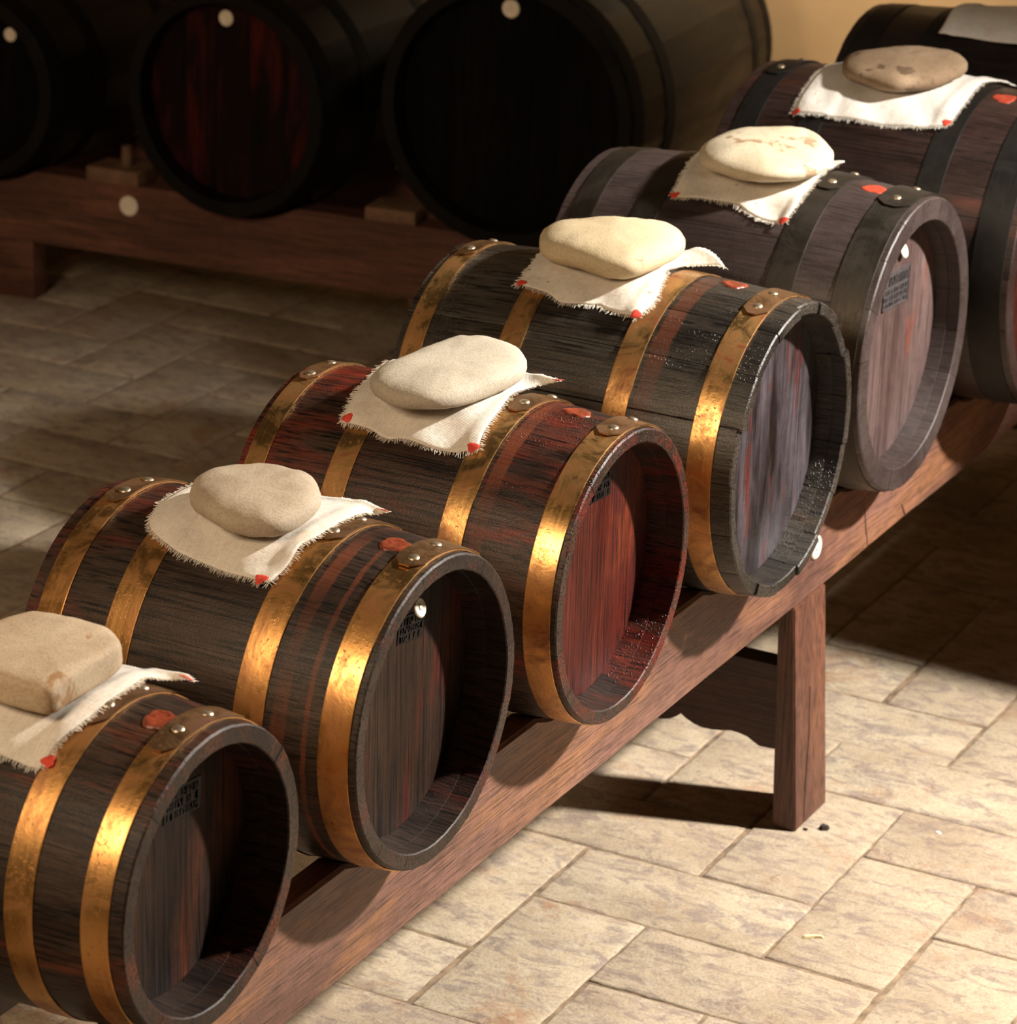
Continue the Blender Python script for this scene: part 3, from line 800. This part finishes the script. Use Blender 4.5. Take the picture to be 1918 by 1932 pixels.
        for k in range(seg): FF.append((2 * seg + k, 2 * seg + (k + 1) % seg, len(VV) - 1))
        FF.append(tuple(range(seg)))
        link_mesh('red_mark', mesh('red_mark', VV, FF, True, 60), M['red_mark'], o, label='red dot at the corner')
    return o
M['cloth'] = cloth_mat('coarse_linen', (.80, .745, .66), (.60, .45, .28))
M['cloth_fine'] = cloth_mat('white_linen', (.82, .79, .74), (.62, .52, .4))
M['fringe'] = plain('linen_thread', (.80, .74, .64), .9, var=.1)

make_cloth('A', [[(-.1116, .6845), (-.1308, .679), (-.1533, .6686), (-.1873, .6585), (-.2284, .64)],
    [(-.2284, .64), (-.2272, .438), (-.2293, .137), (-.231, -.30, .004)],
    [(-.231, -.30, .004), (-.18, -.42, .006), (-.13, -.50, .010), (-.1101, -.52, .0125), (-.086, -.53, .0135), (-.0737, -.54, .011)],
    [(-.0737, -.54, .011), (-.094, -.50, .006), (-.104, -.36, .003), (-.0999, -.1143), (-.0988, .1084), (-.1017, .3486), (-.1084, .5046), (-.1116, .6845)]],
    'cloth', 'pale linen cloth under the rectangular slab stone on the nearest barrel', [(-.1077, .6232, 0), (-.082, -.53, .0105)], seed=1)
make_cloth('B', [[(-.1277, .6227), (-.15, .618), (-.1693, .6114), (-.1986, .5806), (-.2341, .5541), (-.257, .5057), (-.2765, .4461)],
    [(-.2765, .4461), (-.2866, .3667), (-.297, .1842), (-.2963, .0221), (-.300, -.33, .003)],
    [(-.300, -.33, .003), (-.2391, -.385, .010), (-.1762, -.41, .0095), (-.1448, -.42, .0125), (-.1213, -.43, .013), (-.0999, -.445, .010)],
    [(-.0999, -.445, .010), (-.112, -.40, .004), (-.1168, -.25, .001), (-.1151, -.0904), (-.1172, .1808), (-.1221, .3081), (-.1212, .469), (-.1277, .6227)]],
    'cloth', 'coarse beige linen cloth under the plain oval stone on the second barrel', [(-.1376, .6086, 0), (-.107, -.437, .0095)], seed=2)
make_cloth('C', [[(-.1286, .5895), (-.153, .6182), (-.1821, .640), (-.2179, .6076), (-.2341, .625), (-.2581, .5908), (-.2942, .581)],
    [(-.2942, .581), (-.3006, .3692), (-.3103, .0377), (-.322, -.31, .007)],
    [(-.322, -.31, .007), (-.2987, -.33, .012), (-.244, -.345, .012), (-.163, -.361, .020), (-.137, -.368, .018), (-.1185, -.376, .0145)],
    [(-.1185, -.376, .0145), (-.138, -.35, .008), (-.150, -.26, .002), (-.1461, -.0444), (-.1375, .2213), (-.1355, .4187), (-.1286, .5895)]],
    'cloth', 'coarse linen cloth with three red corners under the long pale stone on the red-brown barrel', [(-.289, .548, 0), (-.1357, .574, 0), (-.1238, -.3727, .0148)], seed=3)
make_cloth('D', [[(-.1575, .5746), (-.1966, .5496), (-.2143, .515), (-.2251, .530), (-.2589, .540), (-.2816, .495), (-.3229, .494)],
    [(-.3229, .494), (-.3266, .2671), (-.337, -.033), (-.335, -.25, .003)],
    [(-.335, -.25, .003), (-.2749, -.2965, .0058), (-.181, -.31, .020), (-.161, -.312, .0235), (-.1431, -.317, .0185), (-.1254, -.324, .0086)],
    [(-.1254, -.324, .0086), (-.142, -.30, .005), (-.158, -.26, .003), (-.172, -.20, .001), (-.1789, -.1074), (-.1607, .1876), (-.1524, .3959), (-.1575, .5746)]],
    'cloth', 'half sunlit linen cloth with two red corners on the grey-black wet barrel', [(-.318, .470, 0), (-.1609, .5569, 0)], seed=4)
make_cloth('E', [[(-.1401, .6313), (-.1696, .621), (-.1944, .5816), (-.2132, .540), (-.2419, .5389), (-.2772, .5589), (-.3028, .5487)],
    [(-.3028, .5487), (-.3054, .3316), (-.3139, -.0115), (-.312, -.22, .002)],
    [(-.312, -.22, .002), (-.2773, -.2565, .002), (-.2044, -.268, .008), (-.1609, -.275, .012), (-.1371, -.281, .0095)],
    [(-.1371, -.281, .0095), (-.148, -.25, .003), (-.148, -.12, 0), (-.1402, .0784), (-.1382, .3519), (-.1356, .5103), (-.1401, .6313)]],
    'cloth', 'linen cloth with two red corners hanging on the purple-black barrel', [(-.2994, .5358, 0), (-.1426, .617, 0)], seed=5)
make_cloth('F', [[(-.1344, .5753), (-.1532, .595), (-.1967, .620), (-.2586, .628), (-.3058, .6315), (-.3581, .6344)],
    [(-.3581, .6344), (-.359, .3942), (-.3606, .1219), (-.359, -.18, .001)],
    [(-.359, -.18, .001), (-.2723, -.21, .003), (-.1875, -.235, .0035), (-.1548, -.2416, .0033), (-.100, -.19, .003)],
    [(-.100, -.19, .003), (-.125, -.17, .002), (-.137, -.06), (-.135, .0197), (-.1318, .2237), (-.1305, .4194), (-.1344, .5753)]],
    'cloth_fine', 'white linen cloth on the large barrel at the right edge, a stone shadow across it', [(-.3536, .618, 0), (-.1375, .5556, 0)], seed=6, fold=.7)
make_cloth('G', [[(-.1565, .4398), (-.197, .4451), (-.2453, .4605), (-.288, .4486), (-.3547, .4571)],
    [(-.3547, .4571), (-.3565, .2914), (-.3671, -.0032), (-.365, -.16, .002)],
    [(-.365, -.16, .002), (-.3181, -.1987, .006), (-.2185, -.2076, .012), (-.1527, -.2131, .012)],
    [(-.1527, -.2131, .012), (-.158, -.12), (-.156, .02), (-.1541, .2653), (-.1565, .4398)]],
    'cloth_fine', 'plain pale cloth without red corners on the farthest barrel, top right corner', [], fringe=False, seed=7, fold=.4)

# ------------------------------------------------------------------ stones
def make_stone(name_key, ctr, tilt, t, outline, pw, mat, label, flat=.72, bumpy=.0010, seed=1):
    O = catmull([(x, y) for x, y in outline], 6, True); N = len(O); rings = 15
    cx = sum(p[0] for p in O) / N; cy = sum(p[1] for p in O) / N
    V = []; F = []
    for i in range(1, rings):
        ph = -PI / 2 + PI * i / rings; s = max(math.cos(ph), 0) ** pw; z = math.copysign(abs(math.sin(ph)) ** flat, math.sin(ph)) * t / 2
        for x, y in O:
            X, Y = cx + (x - cx) * s, cy + (y - cy) * s
            d = noise.noise(Vector((X * 22 + seed * 9, Y * 22, z * 22))) * bumpy * 3 + noise.noise(Vector((X * 70, Y * 70 + seed, z * 70))) * bumpy
            V.append((X + d * .3, Y + d * .3, z + d))
    b = len(V); V.append((cx, cy, -t / 2)); V.append((cx, cy, t / 2))
    for r in range(rings - 2):
        for k in range(N): F.append((r * N + k, r * N + (k + 1) % N, (r + 1) * N + (k + 1) % N, (r + 1) * N + k))
    for k in range(N): F.append((k, (k + 1) % N, b)); F.append(((rings - 2) * N + k, (rings - 2) * N + (k + 1) % N, b + 1))
    me = mesh('stone', V, F, True, 180)
    o = link_mesh('stone', me, mat, None, (ctr[0], ctr[1], ctr[2] + .0015), (-tilt, 0, 0))
    tag(o, label, 'stone', 'flat river stones weighing down the cloths'); return o
make_stone('A', (-.1819, -.6671, .3082), -.048, .034, [(-.0731, -.041), (-.0758, .0032), (-.0646, .0465), (-.0449, .0628), (-.008, .0668), (.0263, .0661), (.0455, .0529), (.055, .0368), (.0545, .0019), (.0542, -.0363), (.051, -.0583), (.0302, -.0617), (-.0019, -.0612), (-.0457, -.0571)],
    .28, stone_mat('stone_tan_slab', (.41, .30, .19), (.52, .405, .275), (.34, .19, .09), .60, 26), 'tan rectangular slab stone with rust spots and square edges, at the left edge', flat=.42, seed=1)
make_stone('B', (-.1944, -.3057, .341), -.107, .034, [(-.0602, -.0222), (-.0714, .0041), (-.068, .0287), (-.0503, .0487), (-.028, .0617), (.0008, .064), (.0303, .0552), (.0531, .0333), (.0613, .0139), (.0617, -.0155), (.054, -.0409), (.0386, -.0537), (.0125, -.0588), (-.0152, -.0526), (-.0425, -.0382)],
    .70, stone_mat('stone_beige', (.37, .29, .205), (.45, .365, .265), (.22, .13, .09), .80, 30), 'smooth plain beige oval stone on the second barrel', seed=2)
make_stone('C', (-.2114, .1015, .3525), -.045, .034, [(-.0505, -.0756), (-.0631, -.0509), (-.0591, -.0164), (-.0509, .0377), (-.0416, .0799), (-.0302, .0949), (-.0022, .1039), (.027, .0984), (.0531, .0749), (.0673, .0469), (.067, .0114), (.0563, -.0388), (.044, -.0737), (.0234, -.093), (-.0059, -.0972), (-.0329, -.0892)],
    .55, stone_mat('stone_pale_grey', (.42, .365, .28), (.50, .44, .345), (.45, .33, .22), .74, 26), 'long pale grey-beige stone with rounded corners on the red-brown barrel', seed=3)
make_stone('D', (-.2289, .5238, .388), -.063, .045, [(-.0839, -.0227), (-.0936, .0068), (-.0849, .0378), (-.0556, .0641), (-.0082, .0824), (.0334, .0835), (.0631, .0647), (.076, .0373), (.0752, .0031), (.069, -.0335), (.055, -.0607), (.0256, -.0699), (-.0112, -.0649), (-.043, -.0568), (-.0692, -.0439)],
    .78, stone_mat('stone_cream_wedge', (.50, .40, .245), (.60, .49, .32), (.34, .25, .15), .63, 34), 'cream wedge-shaped stone with small brown pits on the grey-black wet barrel', flat=.85, seed=4)
make_stone('E', (-.2126, .9318, .416), -.103, .042, [(-.0783, -.0348), (-.085, -.0011), (-.0759, .0443), (-.0456, .0773), (-.0021, .0976), (.0411, .0838), (.0742, .0438), (.0871, .0063), (.0829, -.0314), (.0558, -.0687), (.0193, -.0841), (-.028, -.0762), (-.0601, -.0626)],
    .98, stone_mat('stone_cream_brown', (.50, .42, .285), (.60, .52, .38), (.33, .22, .13), .58, 22), 'cream oval stone with brown streaks on the purple-black barrel', flat=.95, seed=5)
make_stone('F', (-.1987, 1.3684, .447), -.109, .040, [(-.083, -.0229), (-.0897, .0161), (-.0642, .0511), (-.0191, .0778), (.033, .0863), (.0682, .06), (.0803, .0198), (.0673, -.0229), (.0426, -.0584), (.0119, -.0784), (-.04, -.0654), (-.0659, -.0505)],
    .95, stone_mat('stone_brown', (.20, .13, .075), (.33, .235, .15), (.12, .075, .045), .60, 22), 'dark brown oval stone on the white cloth of the barrel at the right edge', flat=.9, seed=6)

# ------------------------------------------------------------------ litter on the floor
def bit(name, pts, h, mat, loc, label, cat, group=None):
    V = [(x, y, 0) for x, y in pts] + [(x * .75, y * .75, h) for x, y in pts]; n = len(pts)
    F = [tuple(range(n)), tuple(range(n, 2 * n))] + [(i, (i + 1) % n, n + (i + 1) % n, n + i) for i in range(n)]
    tag(link_mesh(name, mesh(name, V, F, False), M[mat], None, loc), label, cat, group)
bit('straw_chip', [(-.012, -.006), (-.008, -.009), (.004, .001), (.013, .006), (.012, .010), (.002, .006), (-.010, -.001)], .003, 'straw', (.093, .496, FL + .0005), 'small yellow chip of straw on a pale tile, lower right floor', 'chip')
bit('crumb', [(-.006, -.003), (0, -.006), (.006, -.002), (.007, .004), (-.001, .005), (-.004, .008)], .005, 'crumb', (-.010, .778, FL + .0005), 'larger dark crumb on the floor right of the bench leg', 'crumb')
bit('crumb', [(-.003, -.001), (.002, -.002), (.004, .001), (0, .002)], .002, 'crumb', (-.030, .763, FL + .0005), 'tiny dark crumb touching the foot of the bench leg', 'crumb')
bit('fleck', [(-.004, -.002), (.001, -.003), (.005, 0), (.002, .003), (-.003, .002)], .002, 'fleck', (.123, .844, FL + .0005), 'tiny white fleck on a floor tile right of the bench leg', 'fleck')
